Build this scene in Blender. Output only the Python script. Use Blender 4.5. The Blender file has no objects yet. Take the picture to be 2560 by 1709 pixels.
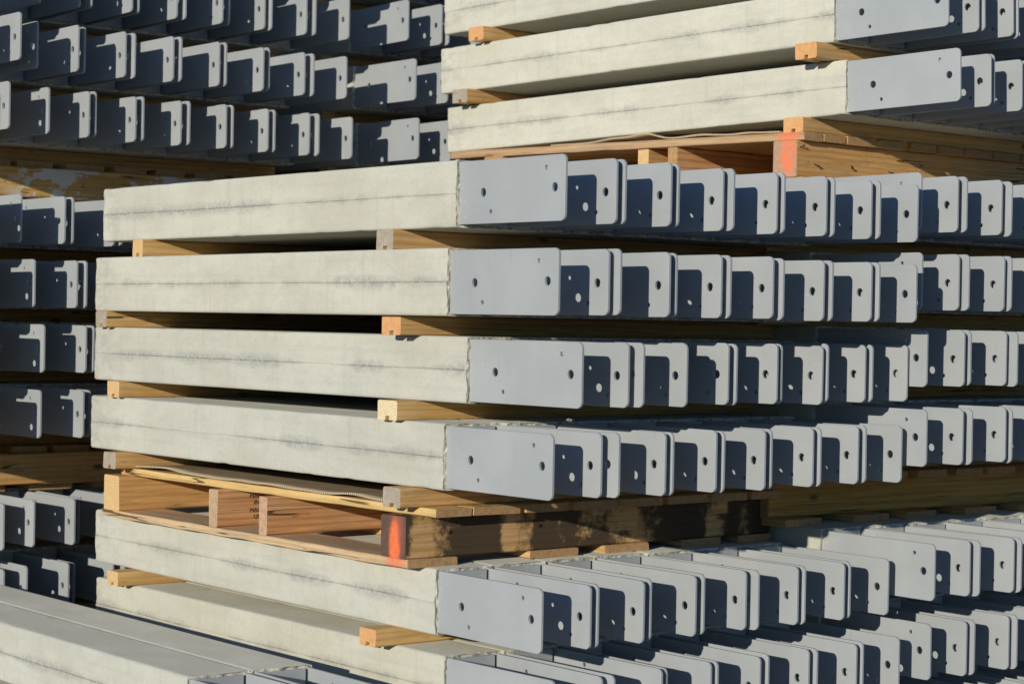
import bpy, bmesh, math, random
from mathutils import Vector, Matrix, noise

random.seed(7)
scene = bpy.context.scene
COL = scene.collection

# ------------------------------------------------------------------ camera
cam_d = bpy.data.cameras.new('camera')
cam_d.sensor_width = 36.0
cam_d.lens = 71.98
cam_d.clip_start = 0.05
cam_d.clip_end = 400.0
cam_d.dof.use_dof = True
cam_d.dof.focus_distance = 4.55
cam_d.dof.aperture_fstop = 7.1
cam = bpy.data.objects.new('camera', cam_d)
COL.objects.link(cam)
FWD = Vector((0.6343771, 0.77296325, -0.00966989))
RGT = Vector((0.7729852, -0.63417095, 0.01791855))
UPV = Vector((-0.00771802, 0.0188418, 0.99979269))
cam.matrix_world = Matrix(((RGT.x, UPV.x, -FWD.x, -2.5818),
                           (RGT.y, UPV.y, -FWD.y, -3.34274),
                           (RGT.z, UPV.z, -FWD.z, 0.03263),
                           (0, 0, 0, 1)))
scene.camera = cam

# ------------------------------------------------------------------ light
TO_SUN = Vector((-0.120, -0.053, 0.0285)).normalized()
ELEV = math.asin(TO_SUN.z)
AZ = math.atan2(TO_SUN.x, TO_SUN.y)        # clockwise from +Y
world = bpy.data.worlds.new('World')
scene.world = world
world.use_nodes = True
wn, wl = world.node_tree.nodes, world.node_tree.links
wn.clear()
sky = wn.new('ShaderNodeTexSky')
sky.sky_type = 'NISHITA'
sky.sun_disc = False
sky.sun_elevation = ELEV
sky.sun_rotation = AZ
sky.air_density = 1.0
sky.dust_density = 0.0
sky.ozone_density = 7.5
bg = wn.new('ShaderNodeBackground')
bg.inputs['Strength'].default_value = 0.10
wo = wn.new('ShaderNodeOutputWorld')
wl.new(sky.outputs[0], bg.inputs[0])
wl.new(bg.outputs[0], wo.inputs[0])

sun_d = bpy.data.lights.new('sun', 'SUN')
sun_d.energy = 3.8
sun_d.angle = math.radians(0.5)
sun_d.color = (1.0, 0.95, 0.835)
sun = bpy.data.objects.new('sun', sun_d)
COL.objects.link(sun)
sun.rotation_euler = TO_SUN.to_track_quat('Z', 'Y').to_euler()
sun.location = TO_SUN * 30

scene.view_settings.view_transform = 'Standard'
scene.view_settings.look = 'None'
scene.view_settings.exposure = 0.0
scene.view_settings.gamma = 1.0
scene.view_settings.use_curve_mapping = False

# ------------------------------------------------------------------ material helpers
class NT:
    def __init__(self, name):
        self.m = bpy.data.materials.new(name)
        self.m.use_nodes = True
        self.t = self.m.node_tree
        self.t.nodes.clear()
        self.out = self.n('ShaderNodeOutputMaterial')
        self.b = self.n('ShaderNodeBsdfPrincipled')
        self.l(self.b.outputs[0], self.out.inputs[0])
    def n(self, t, **kw):
        x = self.t.nodes.new(t)
        for k, v in kw.items():
            setattr(x, k, v)
        return x
    def l(self, a, b):
        self.t.links.new(a, b)
    def put(self, sock, v):
        if isinstance(v, bpy.types.NodeSocket):
            self.l(v, sock)
        else:
            sock.default_value = v
    def math(self, op, a, b=0.0, c=0.0, clamp=False):
        x = self.n('ShaderNodeMath', operation=op)
        x.use_clamp = clamp
        for s, v in zip(x.inputs, (a, b, c)):
            self.put(s, v)
        return x.outputs[0]
    def vmath(self, op, a, b=(0, 0, 0)):
        x = self.n('ShaderNodeVectorMath', operation=op)
        self.put(x.inputs[0], a)
        self.put(x.inputs[1], b)
        return x.outputs[0]
    def mix(self, f, a, b):
        x = self.n('ShaderNodeMix', data_type='RGBA')
        self.put(x.inputs['Factor'], f)
        for key, v in (('A', a), ('B', b)):
            s = [i for i in x.inputs if i.name == key and i.type == 'RGBA'][0]
            if isinstance(v, tuple) and len(v) == 3:
                v = (*v, 1)
            self.put(s, v)
        return [o for o in x.outputs if o.type == 'RGBA'][0]
    def ramp(self, f, lo, hi):
        x = self.n('ShaderNodeMapRange')
        x.interpolation_type = 'SMOOTHSTEP'
        self.put(x.inputs[0], f)
        x.inputs[1].default_value = lo
        x.inputs[2].default_value = hi
        return x.outputs[0]
    def noise(self, vec, scale, detail=3.0, rough=0.55, dist=0.0):
        x = self.n('ShaderNodeTexNoise')
        self.put(x.inputs['Vector'], vec)
        x.inputs['Scale'].default_value = scale
        x.inputs['Detail'].default_value = detail
        x.inputs['Roughness'].default_value = rough
        x.inputs['Distortion'].default_value = dist
        return x.outputs[0]
    def n3(self, vec, scale):
        x = self.n('ShaderNodeTexNoise')
        self.put(x.inputs['Vector'], vec)
        x.inputs['Scale'].default_value = scale
        return self.vmath('SUBTRACT', x.outputs['Color'], (.5, .5, .5))
    def voro(self, vec, scale, feature='F1'):
        x = self.n('ShaderNodeTexVoronoi', feature=feature)
        self.put(x.inputs['Vector'], vec)
        x.inputs['Scale'].default_value = scale
        return x
    def coords(self):
        """object coordinates, and the same shifted by a per-object random amount"""
        tc = self.n('ShaderNodeTexCoord')
        oi = self.n('ShaderNodeObjectInfo')
        self.oi = oi
        self.rand = oi.outputs['Random']
        off = self.n('ShaderNodeCombineXYZ')
        r = self.rand
        self.l(self.math('MULTIPLY', r, 37.0), off.inputs[0])
        self.l(self.math('MULTIPLY', r, 61.0), off.inputs[1])
        self.l(self.math('MULTIPLY', r, 83.0), off.inputs[2])
        self.obj = tc.outputs['Object']
        self.shift = self.vmath('ADD', self.obj, off.outputs[0])
        s = self.n('ShaderNodeSeparateXYZ')
        self.l(self.obj, s.inputs[0])
        self.x, self.y, self.z = s.outputs
        return self
    def scaled(self, v, sc):
        return self.vmath('MULTIPLY', v, sc)
    def bump(self, h, strength, dist):
        x = self.n('ShaderNodeBump')
        x.inputs['Strength'].default_value = strength
        x.inputs['Distance'].default_value = dist
        self.l(h, x.inputs['Height'])
        self.l(x.outputs[0], self.b.inputs['Normal'])
    def color(self, c):
        self.put(self.b.inputs['Base Color'], c)
    def rough(self, v):
        self.put(self.b.inputs['Roughness'], v)
    def spec(self, v):
        self.b.inputs['Specular IOR Level'].default_value = v

BODY_W, BODY_H, BODY_L = 0.1503, 0.1380, 1.524
PL, PH, PT, INS = 0.3375, 0.1288, 0.0062, 0.0097

def mat_concrete():
    k = NT('cast_concrete').coords()
    big = k.noise(k.scaled(k.shift, (1, .55, 1)), 7, 5, .65)
    mid = k.noise(k.scaled(k.shift, (1, .6, 1.0)), 42, 6, .72)
    fine = k.noise(k.shift, 210, 4, .7)
    speck = k.noise(k.shift, 620, 2, .6)
    base = k.mix(k.ramp(big, .34, .68), (.535, .510, .415), (.605, .583, .488))
    base = k.mix(k.math('MULTIPLY', k.ramp(mid, .46, .66), .22), base, (.42, .415, .375))
    base = k.mix(k.math('MULTIPLY', k.ramp(fine, .50, .70), .30), base, (.345, .335, .295))
    base = k.mix(k.math('MULTIPLY', k.ramp(speck, .56, .74), .26), base, (.27, .26, .22))
    base = k.mix(k.math('MULTIPLY', k.ramp(k.noise(k.shift, 130, 3, .7), .56, .70), .30), base, (.70, .68, .58))
    # form streaks along the post and faint run marks down its faces
    st = k.noise(k.scaled(k.shift, (60, 1.6, 60)), 1.0, 3, .6)
    base = k.mix(k.math('MULTIPLY', k.ramp(st, .5, .72), .22), base, (.40, .40, .37))
    run = k.noise(k.scaled(k.shift, (30, 30, 2.2)), 1.6, 4, .65)
    base = k.mix(k.math('MULTIPLY', k.ramp(run, .52, .72), .20), base, (.36, .355, .315))
    # grey bleed along the form seam
    dz = k.math('ABSOLUTE', k.math('SUBTRACT', k.z, BODY_H * .5))
    along = k.noise(k.scaled(k.shift, (2, 3.2, 2)), 1.6, 3, .6)
    wid = k.math('MULTIPLY_ADD', k.ramp(along, .38, .68), .020, .003)
    seam = k.math('SUBTRACT', 1.0, k.math('DIVIDE', dz, wid), clamp=True)
    grit = k.noise(k.scaled(k.shift, (1, .7, 1)), 120, 3, .7)
    seam = k.math('MULTIPLY', seam, k.math('MULTIPLY_ADD', k.ramp(grit, .35, .65), .6, .25))
    gate = k.math('MULTIPLY', seam, k.ramp(along, .34, .62))
    base = k.mix(k.math('MULTIPLY', gate, .88), base, (.25, .25, .23))
    thin = k.math('SUBTRACT', 1.0, k.math('DIVIDE', k.math('ADD', dz, k.math('MULTIPLY', k.math('SUBTRACT', grit, .45), .004)), .0017), clamp=True)
    base = k.mix(k.math('MULTIPLY', thin, k.math('MULTIPLY', k.math('MULTIPLY_ADD', k.ramp(along, .36, .54), .62, .36), k.math('MULTIPLY_ADD', k.ramp(grit, .38, .52), .75, .25))), base, (.075, .070, .052))
    # grimy far end of the column
    fe = k.ramp(k.y, BODY_L - .16, BODY_L)
    base = k.mix(k.math('MULTIPLY', k.math('MULTIPLY', fe, k.ramp(mid, .42, .62)), .4), base, (.33, .33, .30))
    # pin holes
    v = k.voro(k.shift, 70)
    pit = k.math('MULTIPLY', k.math('LESS_THAN', v.outputs['Distance'], .09), k.ramp(k.noise(k.shift, 18, 2), .56, .66))
    base = k.mix(k.math('MULTIPLY', pit, .7), base, (.16, .15, .12))
    tint = k.n('ShaderNodeMix', data_type='RGBA', blend_type='MULTIPLY')
    tint.inputs['Factor'].default_value = 1.0
    rgba = [i for i in tint.inputs if i.type == 'RGBA']
    k.l(base, rgba[0])
    k.l(k.oi.outputs['Color'], rgba[1])
    k.color([o for o in tint.outputs if o.type == 'RGBA'][0])
    k.rough(.80)
    k.spec(.35)
    if 'Diffuse Roughness' in k.b.inputs:
        k.b.inputs['Diffuse Roughness'].default_value = .35
    k.bump(k.math('ADD', k.math('MULTIPLY', mid, .5), k.math('MULTIPLY', fine, .6)), .55, .0014)
    return k.m

def mat_broken():
    k = NT('broken_concrete_edge').coords()
    wob = k.vmath('ADD', k.shift, k.scaled(k.n3(k.shift, 60), (.010, .010, .010)))
    v = k.voro(wob, 95)
    s = k.n('ShaderNodeSeparateColor')
    k.l(v.outputs['Color'], s.inputs[0])
    c = k.mix(s.outputs[0], (.50, .465, .37), (.74, .70, .58))
    c = k.mix(k.math('MULTIPLY', k.math('GREATER_THAN', s.outputs[1], .93), .6), c, (.42, .28, .19))
    c = k.mix(k.math('MULTIPLY', k.math('GREATER_THAN', s.outputs[2], .86), .6), c, (.20, .19, .165))
    c = k.mix(k.math('MULTIPLY', k.math('GREATER_THAN', s.outputs[1], .12), .0), c, (.7, .7, .65))
    c = k.mix(k.ramp(k.noise(k.shift, 45, 4, .65), .50, .66), c, (.66, .62, .49))
    k.color(c)
    k.rough(.95)
    k.spec(.15)
    k.bump(k.noise(k.shift, 150, 4, .7), .8, .003)
    return k.m

def mat_paint(name, rim):
    k = NT(name).coords()
    big = k.noise(k.shift, 5, 3)
    fine = k.noise(k.shift, 160, 3, .6)
    c = k.mix(k.ramp(big, .35, .7), (.368, .384, .386), (.416, .430, .428))
    scuff = k.noise(k.scaled(k.shift, (1, 1.2, 3)), 16, 5, .7)
    c = k.mix(k.math('MULTIPLY', k.ramp(scuff, .60, .80), .35), c, (.50, .49, .46))
    dirt = k.noise(k.scaled(k.shift, (1, 2.4, 1)), 9, 5, .72)
    c = k.mix(k.math('MULTIPLY', k.ramp(dirt, .60, .78), .20), c, (.29, .275, .235))
    c = k.mix(k.math('MULTIPLY', k.rand, .22), c, (.345, .355, .352))
    scr = k.noise(k.scaled(k.shift, (1, 3, 70)), 5, 2, .5, .6)
    c = k.mix(k.math('MULTIPLY', k.ramp(scr, .66, .70), .22), c, (.52, .52, .50))
    drip = k.math('MULTIPLY', k.ramp(k.noise(k.scaled(k.shift, (1, 60, 5)), 1.4, 3, .6), .58, .74), k.ramp(k.noise(k.shift, 6, 2), .5, .62))
    c = k.mix(k.math('MULTIPLY', drip, .25), c, (.27, .265, .25))
    # cement splashed on while casting, close to the concrete
    spl = k.math('MULTIPLY', k.ramp(k.noise(k.shift, 75, 4, .7), .60, .66), k.ramp(k.y, -.10, -.005))
    c = k.mix(k.math('MULTIPLY', spl, .55), c, (.55, .53, .45))
    if rim:
        gate = k.math('GREATER_THAN', k.rand, .84)
        r = k.ramp(k.noise(k.shift, 30, 3, .65), .47, .54)
        c = k.mix(k.math('MULTIPLY', k.math('MULTIPLY', r, gate), .9), c, (.42, .17, .035))
    k.color(c)
    k.rough(k.math('MULTIPLY_ADD', fine, .12, .40))
    k.spec(.38)
    k.bump(fine, .10, .0006)
    return k.m

def wood_nodes(k, light, dark, knots=True, ringy=1.0):
    g = k.noise(k.scaled(k.shift, (1.1, 26, 26)), 2.2, 5, .65, .4)
    w = k.n('ShaderNodeTexWave', wave_type='BANDS', bands_direction='Z')
    k.l(k.scaled(k.shift, (.55, 7, 13)), w.inputs['Vector'])
    w.inputs['Scale'].default_value = 1.5
    w.inputs['Distortion'].default_value = 7.5
    w.inputs['Detail'].default_value = 3
    w.inputs['Detail Scale'].default_value = .7
    c = k.mix(k.ramp(g, .34, .70), light, dark)
    c = k.mix(k.math('MULTIPLY', k.ramp(w.outputs['Fac'], .45, .95), .26 * ringy), c, tuple(a * .50 for a in dark))
    m = k.noise(k.scaled(k.shift, (3, 70, 70)), 2.6, 3, .65)
    c = k.mix(k.math('MULTIPLY', k.ramp(m, .52, .70), .30), c, tuple(a * .45 for a in dark))
    f = k.noise(k.scaled(k.shift, (5, 150, 150)), 3.0, 3, .7)
    c = k.mix(k.math('MULTIPLY', k.ramp(f, .52, .70), .34), c, tuple(a * .40 for a in dark))
    # grey weathering in patches, dirt, long drying splits
    grey = k.noise(k.scaled(k.shift, (.9, 4, 4)), 3.4, 4, .65)
    c = k.mix(k.math('MULTIPLY', k.ramp(grey, .54, .72), .28), c, (.36, .30, .225))
    blot = k.noise(k.scaled(k.shift, (1.6, 4, 4)), 9, 5, .72)
    c = k.mix(k.math('MULTIPLY', k.ramp(blot, .58, .74), .40), c, tuple(a * .42 for a in dark))
    split = k.math('ABSOLUTE', k.math('SUBTRACT', k.noise(k.scaled(k.shift, (.7, 24, 24)), 1.0, 2, .5), .5))
    sg = k.ramp(k.noise(k.scaled(k.shift, (1, 2, 2)), 4.5, 2), .50, .58)
    c = k.mix(k.math('MULTIPLY', k.math('MULTIPLY', k.math('LESS_THAN', split, .006), sg), .85), c, (.055, .03, .012))
    if knots:
        v = k.voro(k.scaled(k.shift, (1.0, 2.1, 2.1)), 6.5)
        s = k.n('ShaderNodeSeparateColor')
        k.l(v.outputs['Color'], s.inputs[0])
        kn = k.math('MULTIPLY', k.math('SUBTRACT', 1.0, k.ramp(v.outputs['Distance'], .05, .16)), k.math('GREATER_THAN', s.outputs[0], .60))
        c = k.mix(k.math('MULTIPLY', kn, .85), c, (.115, .052, .02))
    k.bump(k.math('ADD', k.math('MULTIPLY', f, .7), k.math('MULTIPLY', g, .6)), .65, .002)
    k.rough(.82)
    k.spec(.2)
    return c

def end_nodes(k, a, b):
    sc = k.scaled(k.shift, (0.02, 1, 1))
    w = k.n('ShaderNodeTexWave', wave_type='RINGS', rings_direction='X')
    off = k.vmath('ADD', k.obj, (0, .03, .025))
    k.l(off, w.inputs['Vector'])
    w.inputs['Scale'].default_value = 46
    w.inputs['Distortion'].default_value = 2.2
    w.inputs['Detail'].default_value = 2
    n1 = k.noise(k.shift, 90, 4, .65)
    c = k.mix(k.ramp(n1, .3, .7), a, b)
    c = k.mix(k.math('MULTIPLY', k.ramp(w.outputs['Fac'], .4, .9), .16), c, tuple(x * .45 for x in b))
    k.bump(n1, .6, .002)
    k.rough(.9)
    k.spec(.15)
    return c

def wood_mat(name, light, dark, extra=None, **kw):
    k = NT(name).coords()
    c = wood_nodes(k, light, dark, **kw)
    if extra:
        c = extra(k, c)
    k.color(c)
    return k.m

def end_mat(name, a, b, extra=None):
    k = NT(name).coords()
    c = end_nodes(k, a, b)
    if extra:
        c = extra(k, c)
    k.color(c)
    return k.m

ORANGE = (.92, .20, .070)

def ex_dark(k, c):
    """old black paint and grime worn through to the wood in blocks"""
    blocks = k.noise(k.scaled(k.obj, (5.2, .4, .9)), 1.25, 2, .5, .2)
    worn = k.noise(k.shift, 22, 5, .7)
    m = k.ramp(k.math('ADD', blocks, k.math('MULTIPLY', k.math('SUBTRACT', worn, .5), .40)), .40, .50)
    fleck = k.ramp(k.noise(k.shift, 150, 3, .7), .64, .72)
    d = k.mix(k.math('MULTIPLY', fleck, .5), (.040, .030, .020), (.22, .19, .13))
    return k.mix(k.math('MULTIPLY', m, .93), c, d)

def ex_white(k, c):
    n = k.noise(k.scaled(k.obj, (1.0, 1.0, 2.2)), 9.0, 5, .62, .25)
    m = k.ramp(n, .50, .53)
    lim = k.math('MULTIPLY', k.ramp(k.x, -.50, -.36), k.math('SUBTRACT', 1.0, k.ramp(k.x, .15, .35)))
    c = k.mix(k.math('MULTIPLY', k.ramp(k.noise(k.shift, 30, 4, .7), .58, .70), .6), c, (.06, .035, .012))
    return k.mix(k.math('MULTIPLY', m, lim), c, (.62, .58, .53))

def ell(k, cy, cz, ry, rz, soft=.35, grit=.35):
    a = k.math('DIVIDE', k.math('SUBTRACT', k.y, cy), ry)
    b = k.math('DIVIDE', k.math('SUBTRACT', k.z, cz), rz)
    d = k.math('SQRT', k.math('ADD', k.math('MULTIPLY', a, a), k.math('MULTIPLY', b, b)))
    d = k.math('ADD', d, k.math('MULTIPLY', k.math('SUBTRACT', k.noise(k.shift, 55, 4, .7), .5), grit))
    return k.math('SUBTRACT', 1.0, k.ramp(d, 1 - soft, 1 + soft * .4))

def ex_arc(k, c):
    # local y grows away from the camera (left in the picture)
    m = ell(k, -.004, -.016, .0215, .054, .34, .45)
    cut = ell(k, -.040, .004, .026, .036, .5, .3)
    m = k.math('MULTIPLY', m, k.math('SUBTRACT', 1.0, cut))
    wash = ell(k, -.012, .010, .028, .075, .9, .5)
    c = k.mix(.72, c, (.075, .042, .032))
    c = k.mix(k.math('MULTIPLY', wash, .42), c, (.70, .17, .10))
    m = k.math('MULTIPLY', m, k.math('MULTIPLY_ADD', k.ramp(k.noise(k.scaled(k.shift, (1, 1, 2.5)), 90, 4, .7), .36, .56), .35, .62))
    return k.mix(m, c, ORANGE)

def ex_full(k, c):
    m = ell(k, -.010, .012, .030, .062, .55, .7)
    return k.mix(k.math('MULTIPLY', k.math('MULTIPLY', m, .92), k.math('MULTIPLY_ADD', k.ramp(k.noise(k.shift, 70, 5, .75), .36, .60), .65, .35)), c, (.86, .21, .095))

def ex_splash(x0, x1, ylim):
    """paint that caught the outer long edge near one end of a board"""
    def f(k, c):
        n = k.math('MULTIPLY', k.math('SUBTRACT', k.noise(k.shift, 60, 4, .75), .5), .06)
        xx = k.math('ADD', k.x, n)
        m = k.math('MULTIPLY', k.ramp(xx, x0, x0 + .010), k.math('SUBTRACT', 1.0, k.ramp(xx, x1 - .010, x1)))
        m = k.math('MULTIPLY', m, k.math('SUBTRACT', 1.0, k.ramp(k.math('ADD', k.y, n), ylim, ylim + .012)))
        m = k.math('MULTIPLY', m, k.math('MULTIPLY_ADD', k.ramp(k.noise(k.shift, 80, 5, .75), .38, .60), .6, .3))
        return k.mix(m, c, (.86, .20, .09))
    return f

M = {}
M['concrete'] = mat_concrete()
M['broken'] = mat_broken()
M['paint'] = mat_paint('grey_primer_paint', False)
M['rim'] = mat_paint('grey_primer_paint_rim', True)
M['pine'] = wood_mat('fresh_pine', (.76, .49, .205), (.63, .355, .115))
M['pine_b'] = wood_mat('weathered_pine', (.69, .43, .18), (.55, .30, .10))
M['pallet'] = wood_mat('pallet_pine', (.74, .43, .165), (.60, .305, .095))
M['fir'] = wood_mat('reddish_fir', (.76, .42, .20), (.62, .305, .125), ringy=1.6)
M['deck'] = wood_mat('deck_board_pine', (.78, .55, .245), (.66, .42, .15), knots=False)
M['deck_b'] = wood_mat('weathered_deck_board', (.66, .42, .185), (.52, .295, .11), knots=False)
M['deck_orange'] = wood_mat('deck_board_with_orange_mark', (.56, .38, .22), (.46, .28, .14), extra=ex_splash(.590, .672, -.020), knots=False)
M['deck_splash'] = wood_mat('deck_board_with_orange_splash', (.70, .50, .29), (.58, .38, .20), extra=ex_splash(.585, .655, -.050), knots=False)
M['stained'] = wood_mat('grimy_black_stained_timber', (.68, .42, .19), (.54, .305, .11), extra=ex_dark, knots=False)
M['whited'] = wood_mat('plaster_splashed_timber', (.68, .42, .15), (.52, .29, .08), extra=ex_white)
M['grimy'] = wood_mat('grimy_amber_timber', (.66, .37, .10), (.46, .235, .05))
M['end_pine'] = end_mat('pine_end_grain', (.74, .50, .25), (.66, .42, .19))
M['end_orange'] = end_mat('wax_sealed_end_grain', (.76, .42, .19), (.66, .34, .14))
M['end_grey'] = end_mat('weathered_end_grain', (.47, .405, .32), (.36, .30, .225))
M['end_pale'] = end_mat('freshly_cut_end_grain', (.82, .68, .44), (.74, .58, .34))
M['end_brown'] = end_mat('brown_end_grain', (.52, .32, .155), (.40, .225, .10))
M['end_tan'] = end_mat('tan_end_grain', (.56, .40, .25), (.46, .31, .18))
M['end_red'] = end_mat('reddish_end_grain', (.62, .42, .27), (.47, .27, .165))
M['end_arc'] = end_mat('end_grain_with_orange_arc', (.34, .22, .15), (.24, .15, .11), extra=ex_arc)
M['end_full'] = end_mat('end_grain_sprayed_orange', (.50, .34, .22), (.42, .26, .16), extra=ex_full)

def mat_simple(name, c, r=.6, metal=0.0, var=.15, sc=40):
    k = NT(name).coords()
    n = k.noise(k.shift, sc, 4, .65)
    k.color(k.mix(k.ramp(n, .3, .7), c, tuple(x * (1 - var) for x in c)))
    k.rough(r)
    k.b.inputs['Metallic'].default_value = metal
    k.bump(n, .2, .001)
    return k.m

def mat_card():
    k = NT('corrugated_cardboard').coords()
    n = k.noise(k.scaled(k.shift, (1, 1, 1)), 14, 4, .6)
    c = k.mix(k.ramp(n, .3, .7), (.46, .36, .24), (.39, .30, .195))
    st = k.n('ShaderNodeTexWave', wave_type='BANDS', bands_direction='Y')
    k.l(k.obj, st.inputs['Vector'])
    st.inputs['Scale'].default_value = 42
    c = k.mix(k.math('MULTIPLY', st.outputs['Fac'], .14), c, (.17, .12, .075))
    k.color(c)
    k.rough(.9)
    k.spec(.1)
    return k.m
M['card'] = mat_card()

def mat_card_edge():
    k = NT('cardboard_flute_edge').coords()
    st = k.n('ShaderNodeTexWave', wave_type='BANDS', bands_direction='Y')
    k.l(k.obj, st.inputs['Vector'])
    st.inputs['Scale'].default_value = 42
    k.color(k.mix(k.ramp(st.outputs['Fac'], .55, .8), (.62, .48, .30), (.16, .11, .06)))
    k.rough(.95)
    return k.m
M['card_edge'] = mat_card_edge()
M['nail'] = mat_simple('rusty_nail_steel', (.10, .055, .03), .55, .6)
M['ink'] = mat_simple('black_stamp_ink', (.13, .085, .045), .8)
M['crust'] = mat_simple('loose_cement_crumb', (.62, .58, .47), .95)

def mat_ground():
    k = NT('yard_gravel_ground').coords()
    v = k.voro(k.obj, 45)
    n = k.noise(k.obj, 1.2, 5, .6)
    c = k.mix(k.ramp(n, .3, .7), (.19, .165, .13), (.27, .235, .185))
    c = k.mix(k.math('MULTIPLY', v.outputs['Distance'], .6), c, (.12, .105, .085))
    k.color(c)
    k.rough(.95)
    k.bump(v.outputs['Distance'], .6, .01)
    return k.m
M['ground'] = mat_ground()

# ------------------------------------------------------------------ object helpers
def link(name, data, parent=None):
    o = bpy.data.objects.new(name, data)
    COL.objects.link(o)
    if parent is not None:
        o.parent = parent
    return o
def tag(o, label=None, cat=None, group=None, kind=None):
    if label: o['label'] = label
    if cat: o['category'] = cat
    if group: o['group'] = group
    if kind: o['kind'] = kind
    return o
ORD = ['first', 'second', 'third', 'fourth', 'fifth', 'sixth', 'seventh', 'eighth', 'ninth']

# ------------------------------------------------------------------ ground
gm = bpy.data.meshes.new('ground')
gb = bmesh.new()
S = 160
GZ = -1.335
n = 24
gv = [[gb.verts.new((-S + 2 * S * i / n, -S + 2 * S * j / n, GZ)) for j in range(n + 1)] for i in range(n + 1)]
for i in range(n):
    for j in range(n):
        gb.faces.new((gv[i][j], gv[i + 1][j], gv[i + 1][j + 1], gv[i][j + 1]))
gb.to_mesh(gm); gb.free()
gm.materials.append(M['ground'])
tag(link('ground', gm), 'gravel yard ground under the stacks', None, None, 'structure')

# ------------------------------------------------------------------ concrete body
def body_profile(seed):
    """closed loop of (x, z, seamflag), counter-clockwise seen from -y"""
    W, H, r = BODY_W - .0012, BODY_H, .0065
    pts = []
    def arc(cx, cz, a0, a1, m=4):
        for i in range(m + 1):
            a = math.radians(a0 + (a1 - a0) * i / m)
            pts.append((cx + r * math.cos(a), cz + r * math.sin(a), 0))
    zs = [r + (H / 2 - .0025 - r) * i / 11 for i in range(1, 12)]
    up = [(z, 0) for z in zs] + [(H / 2 - .0012, 1), (H / 2, 2), (H / 2 + .0012, 1)] + [(H - z, 0) for z in reversed(zs)]
    arc(W - r, r, -90, 0)
    pts += [(W, z, s) for z, s in up]
    arc(W - r, H - r, 0, 90)
    m = 18
    pts += [(W - r - (W - 2 * r) * i / m, H, 0) for i in range(1, m)]
    arc(r, H - r, 90, 180)
    pts += [(0, z, s) for z, s in reversed(up)]
    arc(r, r, 180, 270)
    pts += [(r + (W - 2 * r) * i / m, 0, 0) for i in range(1, m)]
    return pts

def make_body(seed):
    P = body_profile(seed)
    W, H, L = BODY_W, BODY_H, BODY_L
    ys = [0, .004, .010, .02, .04]
    ys += [.04 + (L - .08) * i / 56 for i in range(1, 56)]
    ys += [L - .04, L - .02, L - .01, L - .004, L]
    bm = bmesh.new()
    so = Vector((seed * 7.3, seed * 3.1, seed * 5.7))
    rings = []
    for yi, y in enumerate(ys):
        ring = []
        endk = max(0.0, 1 - y / .02)
        farf = max(0.0, 1 - (L - y) / .02)
        for (x, z, s) in P:
            p = Vector((x, y, z))
            nx = -1 if x < W / 2 else 1
            # gentle cast draft: faces lean out to the seam
            lean = .0011 * (1 - abs(z - H / 2) / (H / 2))
            dx = nx * lean
            if s:
                a = noise.noise(Vector((y * 4.0, nx * 3.0, 0)) + so)
                fine = noise.noise(Vector((y * 60, z * 40, nx)) + so)
                depth = -.0016 if s == 2 else -.0003
                if a > .12:
                    depth = (.0008 + .0012 * fine) if s == 2 else .0007 + .0009 * fine
                dx += nx * depth
            wv = noise.noise(Vector((x * 12, y * 3, z * 12)) + so) * .0007
            d = Vector((nx * wv + dx, 0, wv * .5 * (1 if z > H / 2 else -1) * .6))
            # arris chips
            corner = min(abs(x), abs(W - x)) < .007 and min(z, H - z) < .007
            if corner:
                ch = noise.noise(Vector((y * 22, x * 40, z * 40)) + so * 2)
                if ch > .42:
                    d += Vector(((W / 2 - x), 0, (H / 2 - z))).normalized() * (ch - .42) * .012
            if endk > 0 or farf > 0:
                rg = noise.noise(Vector((x * 42, 0, z * 42)) + so) * .0034 + noise.noise(Vector((x * 95, 4, z * 95)) + so) * .0018
                d.y += (rg + .0004) * (endk - farf)
                ck = noise.noise(Vector((x * 38, 9, z * 38)) + so)
                d += Vector((W / 2 - x, 0, H / 2 - z)).normalized() * max(0, ck - .1) * .0055 * max(endk, farf) ** 2
            ring.append(bm.verts.new(p + d))
        rings.append(ring)
    N = len(P)
    for a, b in zip(rings, rings[1:]):
        for i in range(N):
            f = bm.faces.new((a[i], a[(i + 1) % N], b[(i + 1) % N], b[i]))
            f.smooth = True
    def cap(ring, sgn):
        prev = ring
        for dd in (.003, .006, .0095, .016):
            cur = []
            for (x, z, s), v0 in zip(P, ring):
                fx, fz = 1 - 2 * dd / W, 1 - 2 * dd / H
                xx, zz = W / 2 + (x - W / 2) * fx, H / 2 + (z - H / 2) * fz
                q = Vector((xx * 48, dd * 60, zz * 48)) + so
                off = noise.noise(q) * .0036 + noise.noise(q * 2.2) * .0020
                y0 = (0 if sgn < 0 else L)
                cur.append(bm.verts.new((xx + noise.noise(q * 1.7) * .001, y0 - sgn * (off + .001 + dd * .12), zz)))
            for i in range(N):
                vs = (prev[(i + 1) % N], prev[i], cur[i], cur[(i + 1) % N])
                f = bm.faces.new(vs if sgn < 0 else tuple(reversed(vs)))
                f.material_index = 1
            prev = cur
        f = bm.faces.new(prev if sgn > 0 else list(reversed(prev)))
        f.material_index = 1
    cap(rings[0], -1)
    cap(rings[-1], 1)
    bmesh.ops.recalc_face_normals(bm, faces=bm.faces)
    me = bpy.data.meshes.new('concrete_body')
    bm.to_mesh(me); bm.free()
    me.materials.append(M['concrete'])
    me.materials.append(M['broken'])
    return me
BODIES = [make_body(s + 1) for s in range(7)]

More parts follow.
